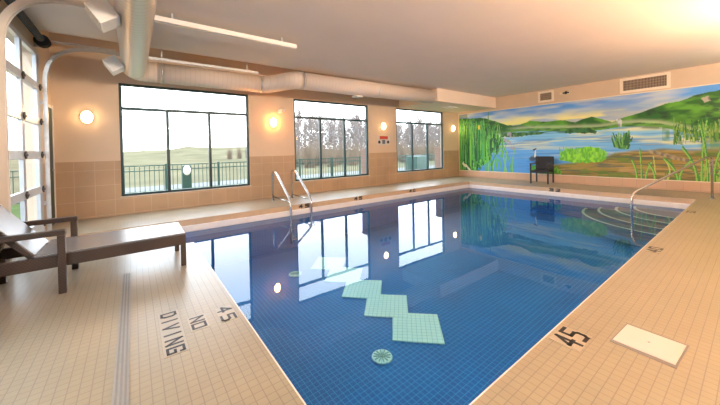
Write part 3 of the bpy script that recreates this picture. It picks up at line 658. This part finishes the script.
# pale diamonds on the pool floor
DL = ['closest to the camera', 'just behind the nearest one', 'third from the camera', 'fourth from the camera under the window reflection', 'farthest, towards the ladder']
for k, (x, y) in enumerate([(2.77, 2.59), (2.83, 3.21), (2.88, 3.83), (2.95, 4.46), (3.02, 5.09)]):
    z = pool_z(x); bm = bmesh.new(); hx, hy = 0.405, 0.43
    zt = [0.012+0.001*k]
    tp = [bm.verts.new((a, b, zt[0]+a*0.0282)) for a, b in ((-hx, 0), (0, -hy), (hx, 0), (0, hy))]; bt = [bm.verts.new((v.co.x, v.co.y, v.co.z-0.011)) for v in tp]
    bm.faces.new(tp); bm.faces.new(bt[::-1])
    for q in range(4): bm.faces.new((tp[q], bt[q], bt[(q+1) % 4], tp[(q+1) % 4]))
    tag(obj('floor_diamond', bm, 'diamond', None, (x, y, z)), 'pale green tiled diamond on the pool floor, ' + DL[k], 'tile diamond', 'tiled diamonds on the pool floor')
for (x, y, lb) in ((2.095, 2.466, 'round pale main drain on the pool floor nearest the camera'), (2.30, 5.09, 'round pale main drain on the pool floor towards the ladder')):
    t = thing('main_drain', lb, 'pool drain', (x, y, pool_z(x)+0.004), 0, 'main drains of the pool')
    bm = bmesh.new(); add_disc(bm, (0, 0, 0), 0.115, 0.016, 'z', 36, 0.108); obj('ring', bm, 'diamond', t)
    bm = bmesh.new()
    for k in range(12):
        a0 = k*PI/6; add_box(bm, 0.025, 0.095, -0.006, 0.006, 0.0165, 0.021, 0, Matrix.Rotation(a0, 4, 'Z'))
    add_disc(bm, (0, 0, 0.0165), 0.02, 0.006, 'z', 16); obj('grate', bm, 'drain', t)

# deck drain strip
t = thing('trench_drain', 'narrow grey slotted drain strip running across the left deck', 'deck drain', (-0.08, 1.9, 0))
bm = bmesh.new(); add_box(bm, -0.035, 0.035, -2.6, 2.10, -0.004, 0.004, 0.001); obj('channel_frame', bm, 'galvd', t)
bm = bmesh.new()
for x in (-0.02, 0.0, 0.02): add_box(bm, x-0.005, x+0.005, -2.58, 2.08, 0.0042, 0.0058)
obj('slot', bm, 'grey', t)
# skimmer lid
t = thing('skimmer_lid', 'square white skimmer lid set in the near deck', 'skimmer lid', (2.545, 0.425, 0), math.radians(-3))
bm = bmesh.new(); add_box(bm, -0.165, 0.165, -0.15, 0.15, -0.003, 0.005, 0.002); obj('rim', bm, 'grey', t)
bm = bmesh.new(); add_box(bm, -0.14, 0.14, -0.14, 0.14, 0.0052, 0.010, 0.002); obj('lid', bm, 'hatch', t)
bm = bmesh.new(); add_disc(bm, (0, 0, 0.0101), 0.006, 0.001, 'z', 12); obj('screw', bm, 'grey', t)

# ------------------------------------------------------------------ lettering
GLYPH = {'D': [[(0, 0), (0, 1), (.75, 1), (1, .75), (1, .25), (.75, 0), (0, 0)]], 'I': [[(.5, 0), (.5, 1)]], 'V': [[(0, 1), (.5, 0), (1, 1)]], 'N': [[(0, 0), (0, 1), (1, 0), (1, 1)]],
  'G': [[(1, .8), (1, 1), (0, 1), (0, 0), (1, 0), (1, .45), (.5, .45)]], 'O': [[(0, 0), (0, 1), (1, 1), (1, 0), (0, 0)]], '0': [[(0, 0), (0, 1), (1, 1), (1, 0), (0, 0)]],
  '4': [[(.75, 0), (.75, 1), (0, .35), (1, .35)]], '5': [[(1, 1), (0, 1), (0, .55), (.8, .55), (1, .4), (1, .15), (.8, 0), (0, 0)]], '3': [[(0, 1), (1, 1), (1, 0), (0, 0)], [(.25, .5), (1, .5)]], '2': [[(0, 1), (1, 1), (1, .55), (0, .1), (0, 0), (1, 0)]]}
def text_mesh(s, size, m_, parent, loc, pitch, wd, th):
    # block capitals cut from straight tile strokes, one mesh per character
    for k, ch in enumerate(s):
        if ch == ' ': continue
        cx = (k-(len(s)-1)/2)*pitch; bm = bmesh.new()
        for ln in GLYPH[ch]:
            for a, b in zip(ln, ln[1:]):
                p = Vector(((a[0]-.5)*wd+cx, (a[1]-.5)*size)); q = Vector(((b[0]-.5)*wd+cx, (b[1]-.5)*size)); d_ = (q-p); L_ = d_.length; ang = math.atan2(d_.y, d_.x)
                m4 = Matrix.Translation((p.x, p.y, 0)) @ Matrix.Rotation(ang, 4, 'Z'); add_box(bm, -th/2, L_+th/2, -th/2, th/2, 0, 0.0012, 0, m4)
        obj('letter', bm, m_, parent, loc)
def marking(words, label, x, y, rz, w_, h_, size, sx=1.0, vertical=None, tr=None):
    t = thing('deck_marking', label, 'deck marking', (x, y, 0), rz, 'black lettered tiles set in the deck')
    if vertical: t.rotation_euler = vertical; t.location = (x, y, -0.056)
    bm = bmesh.new(); add_box(bm, -w_/2, w_/2, -h_/2, h_/2, -0.001, 0.0025, 0.0008); obj('tile', bm, 'mtile2' if not vertical else 'riser', t)
    text_mesh(words, size, 'lettering', t, (0, 0, 0.0026), *tr)
    return t
marking('DIVING', 'black DIVING lettering on tiles in the left deck', 0.19, 2.50, -PI/2, 0.62, 0.135, 0.088, tr=(0.103, 0.060, 0.016))
marking('NO', 'black NO lettering on tiles in the left deck', 0.355, 2.50, -PI/2, 0.22, 0.12, 0.08, tr=(0.10, 0.065, 0.016))
marking('4 5', 'black depth mark 4 5 by the left pool edge', 0.55, 2.50, -PI/2, 0.24, 0.12, 0.09, tr=(0.07, 0.075, 0.017))
marking('4 5', 'black depth mark 4 5 on the near deck beside the skimmer lid', 2.24, 0.745, 0, 0.23, 0.17, 0.135, tr=(0.056, 0.068, 0.022))
marking('4 0', 'black depth mark on the near deck at mid length', 4.87, 0.755, 0, 0.26, 0.13, 0.10, tr=(0.065, 0.08, 0.024))
marking('3 2', 'black depth mark on the near deck close to the steps', 8.0, 0.76, 0, 0.24, 0.12, 0.09, tr=(0.065, 0.075, 0.022))
for (x, s, lb) in ((3.20, '4 5', 'small black depth mark on the riser under the ladder'), (4.80, '4 5', 'small black depth mark on the riser below the middle window'), (6.89, '4 0', 'small black depth mark on the riser between the last two windows')):
    marking(s, lb, x, PY1-0.0135, 0, 0.27, 0.10, 0.07, vertical=(PI/2, 0, 0), tr=(0.08, 0.08, 0.026))
marking('3 2', 'small black depth mark on the riser below the dark armchair', PX1-0.0135, 3.64, 0, 0.32, 0.10, 0.07, vertical=(PI/2, 0, -PI/2), tr=(0.085, 0.09, 0.028))

# pool rules sign
t = thing('wall_sign', 'small white safety sign with red heading under a wall lamp', 'sign', (7.055, YW-0.002, 1.55))
bm = bmesh.new(); add_box(bm, -0.30, 0.30, -0.010, 0, -0.155, 0.155, 0.002); obj('sign_plate', bm, 'mtile', t)
bm = bmesh.new(); add_box(bm, -0.19, 0.19, -0.013, -0.0105, 0.045, 0.15); obj('heading', bm, 'red', t)
for x in (-0.21, 0.20):
    bm = bmesh.new(); add_disc(bm, (x, -0.0125, -0.055), 0.055, 0.002, 'y', 20); p_ = obj('pictogram', bm, 'signblue', t)
    bm = bmesh.new(); add_box(bm, x-0.05, x+0.05, -0.0145, -0.0128, -0.10, -0.03); add_disc(bm, (x, -0.0145, -0.03), 0.032, 0.0015, 'y', 14); obj('figure', bm, 'lettering', p_)
bm = bmesh.new(); add_box(bm, -0.075, 0.06, -0.0125, -0.0105, -0.12, 0.02); obj('text_block', bm, 'signblue', t)
# twin head emergency spotlight
t = thing('emergency_light', 'small cream twin head emergency light beside the middle window', 'emergency light', (3.26, YW, 2.36))
bm = bmesh.new(); add_box(bm, -0.05, 0.05, -0.05, 0, -0.05, 0.05, 0.008); obj('housing', bm, 'white', t)
for s in (-1, 1):
    bm = bmesh.new(); add_tube(bm, [(s*0.055, -0.05, 0.03*s+0.02), (s*0.075, -0.14, 0.03*s-0.02)], 0.03, 16, True, [0.024, 0.042]); obj('lamp_head', bm, 'white', t)
# vents above the mural
def grille(y0, y1, z0, z1, label):
    t = thing('wall_grille', label, 'air vent', (XR, (y0+y1)/2, (z0+z1)/2), 0, 'air grilles above the mural')
    a, b = (y1-y0)/2, (z1-z0)/2; fr = 0.07
    bm = bmesh.new(); add_box(bm, -0.016, 0, -a, a, -b, -b+fr, 0.003); add_box(bm, -0.016, 0, -a, a, b-fr, b, 0.003); add_box(bm, -0.016, 0, -a, -a+fr, -b+fr, b-fr, 0.003); add_box(bm, -0.016, 0, a-fr, a, -b+fr, b-fr, 0.003)
    obj('frame', bm, 'grillef', t)
    bm = bmesh.new(); n_ = int((2*a-2*fr)/0.03)
    for k in range(n_):
        y = -a+fr+(k+0.5)*(2*a-2*fr)/n_; add_box(bm, -0.014, -0.002, y-0.006, y+0.006, -b+fr, b-fr)
    for z in (-b+fr+(2*b-2*fr)*q for q in (0.25, 0.5, 0.75)): add_box(bm, -0.0145, -0.002, -a+fr, a-fr, z-0.005, z+0.005)
    obj('slat', bm, 'grille', t)
    bm = bmesh.new(); add_box(bm, -0.0018, -0.0004, -a+fr, a-fr, -b+fr, b-fr); obj('dark_backing', bm, 'brown', t)  # dark sheet in place of the shaded duct behind the slats
grille(4.20, 4.70, 2.75, 3.13, 'small square return air grille above the mural')
grille(1.43, 2.47, 2.715, 3.14, 'large rectangular return air grille above the mural')
t = thing('exit_camera', 'white wall bracket with a small black head between the vents', 'camera', (XR, 3.86, 2.965))
bm = bmesh.new(); add_box(bm, -0.03, 0, -0.13, 0.16, -0.035, 0.03, 0.008); obj('bracket', bm, 'grillef', t)
bm = bmesh.new(); add_tube(bm, [(-0.03, -0.02, 0), (-0.12, -0.06, 0.01)], 0.035, 16, True, [0.045, 0.035]); add_box(bm, -0.07, -0.03, -0.12, 0.06, -0.02, 0.02, 0.006); obj('head', bm, 'lettering', t)

# ------------------------------------------------------------------ wicker lounger
def lounger():
    t = thing('sun_lounger', 'dark brown wicker sun lounger with raised back on the left deck', 'sun lounger', (-0.35, 4.20, 0))
    y0, y1 = -0.34, 0.34; xf, xb = 0.80, -0.78
    bm = bmesh.new()
    add_box(bm, xb, xf, y0, y0+0.045, 0.235, 0.345, 0.006); add_box(bm, xb, xf, y1-0.045, y1, 0.235, 0.345, 0.006)
    add_box(bm, xf-0.045, xf, y0+0.045, y1-0.045, 0.235, 0.345, 0.006); add_box(bm, xb, xb+0.045, y0+0.045, y1-0.045, 0.235, 0.345, 0.006)
    add_box(bm, -0.42, -0.38, y0+0.045, y1-0.045, 0.26, 0.33, 0.004)
    obj('frame', bm, 'wick', t)
    bm = bmesh.new(); add_box(bm, -0.37, xf-0.002, y0+0.004, y1-0.004, 0.3455, 0.365, 0.008); obj('seat', bm, 'wickseat', t)
    ang = math.radians(52); m_ = Matrix.Translation((-0.385, 0, 0.352)) @ Matrix.Rotation(ang, 4, 'Y')
    bm = bmesh.new(); add_box(bm, -0.56, 0.0, y0+0.06, y1-0.06, -0.006, 0.018, 0.006, m_); bk = obj('backrest', bm, 'wickseat', t)
    bm = bmesh.new(); add_box(bm, -0.58, 0.0, y0+0.05, y0+0.085, -0.032, 0.012, 0.005, m_); add_box(bm, -0.58, 0.0, y1-0.085, y1-0.05, -0.032, 0.012, 0.005, m_); add_box(bm, -0.60, -0.56, y0+0.05, y1-0.05, -0.032, 0.022, 0.005, m_)
    obj('backrest_frame', bm, 'wick', bk)
    for y in (y0+0.1, y1-0.1):
        bm = bmesh.new(); add_tube(bm, [(-0.60, y, 0.585), (-0.74, y, 0.25)], 0.010, 8); obj('back_strut', bm, 'steel', t)
    for s, ya in ((-1, y0), (1, y1)):
        bm = bmesh.new(); a_, b_ = (ya, ya+0.05) if s < 0 else (ya-0.05, ya)
        add_box(bm, xf-0.05, xf, a_, b_, 0, 0.24, 0.005); obj('leg', bm, 'wick', t)
        bm = bmesh.new(); add_box(bm, xb+0.05, xb+0.10, a_, b_, 0, 0.24, 0.005); obj('leg', bm, 'wick', t)
        a_, b_ = (ya-0.052, ya-0.001) if s < 0 else (ya+0.001, ya+0.052)
        bm = bmesh.new(); add_box(bm, -0.215, -0.16, a_, b_, 0, 0.53, 0.006); obj('arm_post', bm, 'wick', t)
        bm = bmesh.new(); add_box(bm, xb+0.02, -0.155, a_-0.004, b_+0.004, 0.53, 0.58, 0.008); obj('armrest', bm, 'wick', t)
        bm = bmesh.new(); add_box(bm, xb+0.02, xb+0.07, a_, b_, 0.24, 0.53, 0.006); obj('arm_post', bm, 'wick', t)
lounger()

# black wicker armchair by the mural
def armchair():
    t = thing('armchair', 'dark wicker armchair standing in front of the mural', 'chair', (10.95, 4.42, 0), math.radians(187))
    w2, d2 = 0.25, 0.31
    for x, y, h in ((d2, w2, 0.64), (d2, -w2, 0.64), (-d2, w2, 0.88), (-d2, -w2, 0.88)):
        bm = bmesh.new(); add_box(bm, x-0.022, x+0.022, y-0.022, y+0.022, 0, h, 0.004); obj('leg', bm, 'wickblack', t)
    bm = bmesh.new(); add_box(bm, -d2+0.02, d2+0.02, -w2+0.02, w2-0.02, 0.36, 0.44, 0.01); obj('seat', bm, 'wickblack', t)
    bm = bmesh.new(); add_box(bm, -d2-0.02, -d2+0.02, -w2+0.0225, w2-0.0225, 0.441, 0.885, 0.008); obj('backrest', bm, 'wickblack', t)
    for s in (-1, 1):
        bm = bmesh.new(); add_box(bm, -d2+0.0225, d2+0.03, s*w2-0.028, s*w2+0.028, 0.641, 0.672, 0.006); obj('armrest', bm, 'wickblack', t)
armchair()

# ------------------------------------------------------------------ outdoors
bm = bmesh.new()
add_box(bm, -60, 120, YW+0.16, 13.4, -0.25, -0.10); struct('ground_lawn', bm, 'grass', 'green lawn outside the windows')
bm = bmesh.new(); add_box(bm, -60, 120, 13.4, 15.2, -0.25, -0.09); struct('ground_path', bm, 'path', 'pale path beyond the fence')
bm = bmesh.new(); add_box(bm, -120, 200, 15.2, 260, -0.4, -0.12); struct('ground_field', bm, 'field', 'pale dry field beyond the fence')
bm = bmesh.new(); add_box(bm, -60, XL-0.16, -40, YW+0.16, -0.25, -0.06); struct('ground_patio', bm, 'path', 'pale paving outside the overhead doors')
bm = bmesh.new()   # distant rise
vs = []
for k in range(61):
    x = -60+k*5; h = 1.0+2.6*(0.5+0.5*math.sin(x*0.035+1.2))*(1 if x > 10 else 0.5)+0.3*math.sin(x*0.2); vs.append((x, h))
A_ = [bm.verts.new((x, 120, h)) for x, h in vs]; B_ = [bm.verts.new((x, 80, -0.2)) for x, h in vs]; C_ = [bm.verts.new((x, 150, -0.2)) for x, h in vs]
for k in range(60): bm.faces.new((B_[k], B_[k+1], A_[k+1], A_[k])); bm.faces.new((A_[k], A_[k+1], C_[k+1], C_[k]))
struct('ground_hill', bm, 'field', 'low pale hill on the horizon')

# fence along the lawn
def fence(x0, x1, y, label, post_step=1.55):
    t = thing('metal_fence', label, 'fence', (x0, y, -0.10)); L_ = x1-x0; top = 0.98
    for z in (top, top-0.16):
        bm = bmesh.new(); add_box(bm, 0, L_, -0.02, 0.02, z-0.03, z, 0); obj('top_rail' if z == top else 'middle_rail', bm, 'fence', t)
    bm = bmesh.new(); add_box(bm, 0, L_, -0.02, 0.02, 0.08, 0.11, 0); obj('bottom_rail', bm, 'fence', t)
    n_ = int(L_/post_step)
    for k in range(n_+1):
        bm = bmesh.new(); x = L_*k/n_; add_box(bm, x-0.035, x+0.035, -0.035, 0.035, 0, top+0.03, 0.004); obj('post', bm, 'fence', t)
    bm = bmesh.new(); m_ = int(L_/0.13)
    for k in range(1, m_):
        x = L_*k/m_; add_box(bm, x-0.009, x+0.009, -0.009, 0.009, 0.11, top-0.03)
    tag(obj('balusters', bm, 'fence', t), None, None, None, 'stuff')
fence(-4.0, 22.0, 12.0, 'dark green metal railing fence beyond the window wall')
t = thing('fence', 'green railing fence outside the glazed overhead doors', 'fence', (-6.0, 0, -0.06))
for z in (0.95, 0.15):
    bm = bmesh.new(); add_box(bm, -0.02, 0.02, -4, 12, z-0.03, z); obj('rail', bm, 'fence', t)
for k in range(9):
    bm = bmesh.new(); add_box(bm, -0.03, 0.03, -4+k*2-0.03, -4+k*2+0.03, 0, 1.0); obj('post', bm, 'fence', t)
bm = bmesh.new()
for k in range(120): add_box(bm, -0.008, 0.008, -3.95+k*0.133-0.008, -3.95+k*0.133+0.008, 0.15, 0.92)
tag(obj('balusters', bm, 'fence', t), None, None, None, 'stuff')

# bollard light seen through the first window
t = thing('garden_bollard', 'green bollard post with white oval face outside the first window', 'bollard', (1.38, 11.2, -0.10))
bm = bmesh.new(); add_box(bm, -0.13, 0.13, -0.08, 0.08, 0, 0.95, 0.015); obj('post', bm, 'fence', t)
bm = bmesh.new(); add_dome(bm, (0, -0.08, 0.80), 0.11, 0.16, 0.03); add_dome(bm, (0, -0.081, 0.80), 0.03, 0.05, 0.045); obj('oval_face', bm, 'white', t)
# brick piers outside, seen at the right edge of two windows
for x, lb in ((6.53, 'low brick pier outside the right edge of the middle window'), (10.54, 'low brick pier outside the right edge of the last window')):
    bm = bmesh.new(); add_box(bm, x-0.12, x+0.22, YW+0.17, YW+0.5, -0.1, 1.22, 0.01); add_box(bm, x-0.13, x+0.25, YW+0.155, YW+0.53, 1.22, 1.27, 0.008)
    tag(obj('brick_pier', bm, 'brick'), lb, 'pier', 'brick piers outside')
# plain green box in place of teal glass fence panels by the third window
tag(obj('panel_stand_in', B(11.6, 12.5, 10.6, 11.3, -0.1, 0.85, bev=0.03), 'frost' if False else 'fence'), 'green box standing in for teal fence panels outside the last window', 'fence panel')

# bare trees
def tree_mesh(seed, h):
    rng = random.Random(seed); bm = bmesh.new()
    def limb(p, d, L_, r, bend=.12):
        pts = [p]; q = p.copy(); dd = d.copy()
        for k in range(3):
            dd = (dd+Vector((rng.gauss(0, bend), rng.gauss(0, bend), .08))).normalized(); q = q+dd*(L_/3); pts.append(q.copy())
        add_tube(bm, pts, r, 3 if r < .05 else 6, False, [r, r*.75, r*.5, r*.25]); return pts
    def at(pts, f):
        i_ = min(2, int(f*3)); return pts[i_].lerp(pts[i_+1], f*3-i_)
    tr = limb(Vector((0, 0, 0)), Vector((rng.gauss(0, .03), rng.gauss(0, .03), 1)), h, .09, .04)
    for k in range(26):
        f = .07+.9*(k+rng.random()*.8)/26; az = k*2.4+rng.random(); e = .55+.5*rng.random()
        b1 = limb(at(tr, f), Vector((math.cos(az)*math.cos(e), math.sin(az)*math.cos(e), math.sin(e))), h*.27*(1.15-.6*f), .042)
        for m_ in range(6):
            az = rng.random()*2*PI; e = .2+.9*rng.random()
            b2 = limb(at(b1, .15+.85*m_/6), Vector((math.cos(az)*math.cos(e), math.sin(az)*math.cos(e), math.sin(e))), h*.11, .032)
            for q_ in range(3):
                az = rng.random()*2*PI; e = .1+1.1*rng.random(); p = at(b2, .3+.25*q_)
                add_tube(bm, [p, p+Vector((math.cos(az)*math.cos(e), math.sin(az)*math.cos(e), math.sin(e)))*h*.07], .012, 3, False, [.026, .016])
    return bm
protos = []
def tree(seed, h): 
    o_ = obj('bare_tree', tree_mesh(seed, h), 'bark'); return tag(o_, 'tall pale leafless tree in the wood beyond the fence', 'tree', 'leafless trees beyond the fence')
placed = 0
rt = random.Random(3)
protos = [tree(s, 6.0+s % 3*.6) for s in (1, 2, 3, 4, 5)]
bpy.context.view_layer.update()
TW = max(max(o_.dimensions.x, o_.dimensions.y) for o_ in protos)
spots = []
for row in range(7):
    y = 28+row*3.3; n_ = int(y*1.15/3.1)
    for c_ in range(n_): spots.append((y*0.43+(c_+0.5*(row % 2))*3.1, y))
for k, (x, y) in enumerate(spots):
    o_ = protos[k] if k < 5 else protos[k % 5].copy()
    if k >= 5: COL.objects.link(o_)
    s = min(1.0, 3.05/TW); o_.location = (x, y, -0.12); o_.rotation_euler = (0, 0, (k*7 % 4)*PI/2); o_.scale = (s, s, 0.62+rt.random()*.24+(y-28)*0.006)
    q_ = x/y; row_ = int(round((y-28)/3.3))
    where = 'seen through the middle window' if q_ < 0.80 else 'behind the wall between windows' if q_ < 0.95 else 'seen through the window nearest the mural' if q_ < 1.31 else 'beyond the right end of the building'
    o_['label'] = 'leafless tree %s, %s' % (('in the front row of the wood', 'in the second row of the wood', 'in the third row of the wood')[row_] if row_ < 3 else 'deep in the wood', where)
# low russet brush beneath the trees and on the hill
def shrub_mesh(seed):
    rng = random.Random(seed); bm = bmesh.new()
    for k in range(260):
        a = rng.random()*2*PI; e = rng.random()*1.2; L_ = .8+rng.random()*1.0; c = Vector((rng.gauss(0, .6), rng.gauss(0, .6), 0))
        d_ = Vector((math.cos(a)*math.cos(e), math.sin(a)*math.cos(e), abs(math.sin(e))+.3)).normalized()
        add_tube(bm, [c, c+d_*L_*.5+Vector((0, 0, .1)), c+d_*L_+Vector((0, 0, .25))], .02, 3, False, [.02, .014, .008])
    return bm
sh = [tag(obj('bare_shrub', shrub_mesh(s), 'bush'), 'low russet leafless shrub under the bare trees', 'shrub', 'russet shrubs beyond the fence') for s in (11, 12)]
bpy.context.view_layer.update()
SW = max(max(o_.dimensions.x, o_.dimensions.y) for o_ in sh)
spots = [(y*0.42+c_*2.1+(row % 2), y) for row, y in enumerate((21.5, 23.8, 26.1)) for c_ in range(int(y*1.1/2.1))] + [(15+c_*2.6, 62+3*(c_ % 3)) for c_ in range(9)]
for k, (x, y) in enumerate(spots):
    o_ = sh[k] if k < 2 else sh[k % 2].copy()
    if k >= 2: COL.objects.link(o_)
    s = 2.0/SW; o_.location = (x, y, -0.12); o_.rotation_euler = (0, 0, (k*5 % 4)*PI/2); o_.scale = (s, s, (1.0+rt.random()*.45)*(1.3 if y > 40 else 1))
    o_['label'] = 'low russet leafless shrub under the bare trees, ' + ('nearest the fence' if y < 22 else 'in the middle row of brush' if y < 25 else 'closest to the tree trunks')
    if y > 40: o_['label'] = 'distant low leafless shrub on the pale field'; o_['group'] = 'shrubs on the distant field'
print('objects', len(COL.objects))
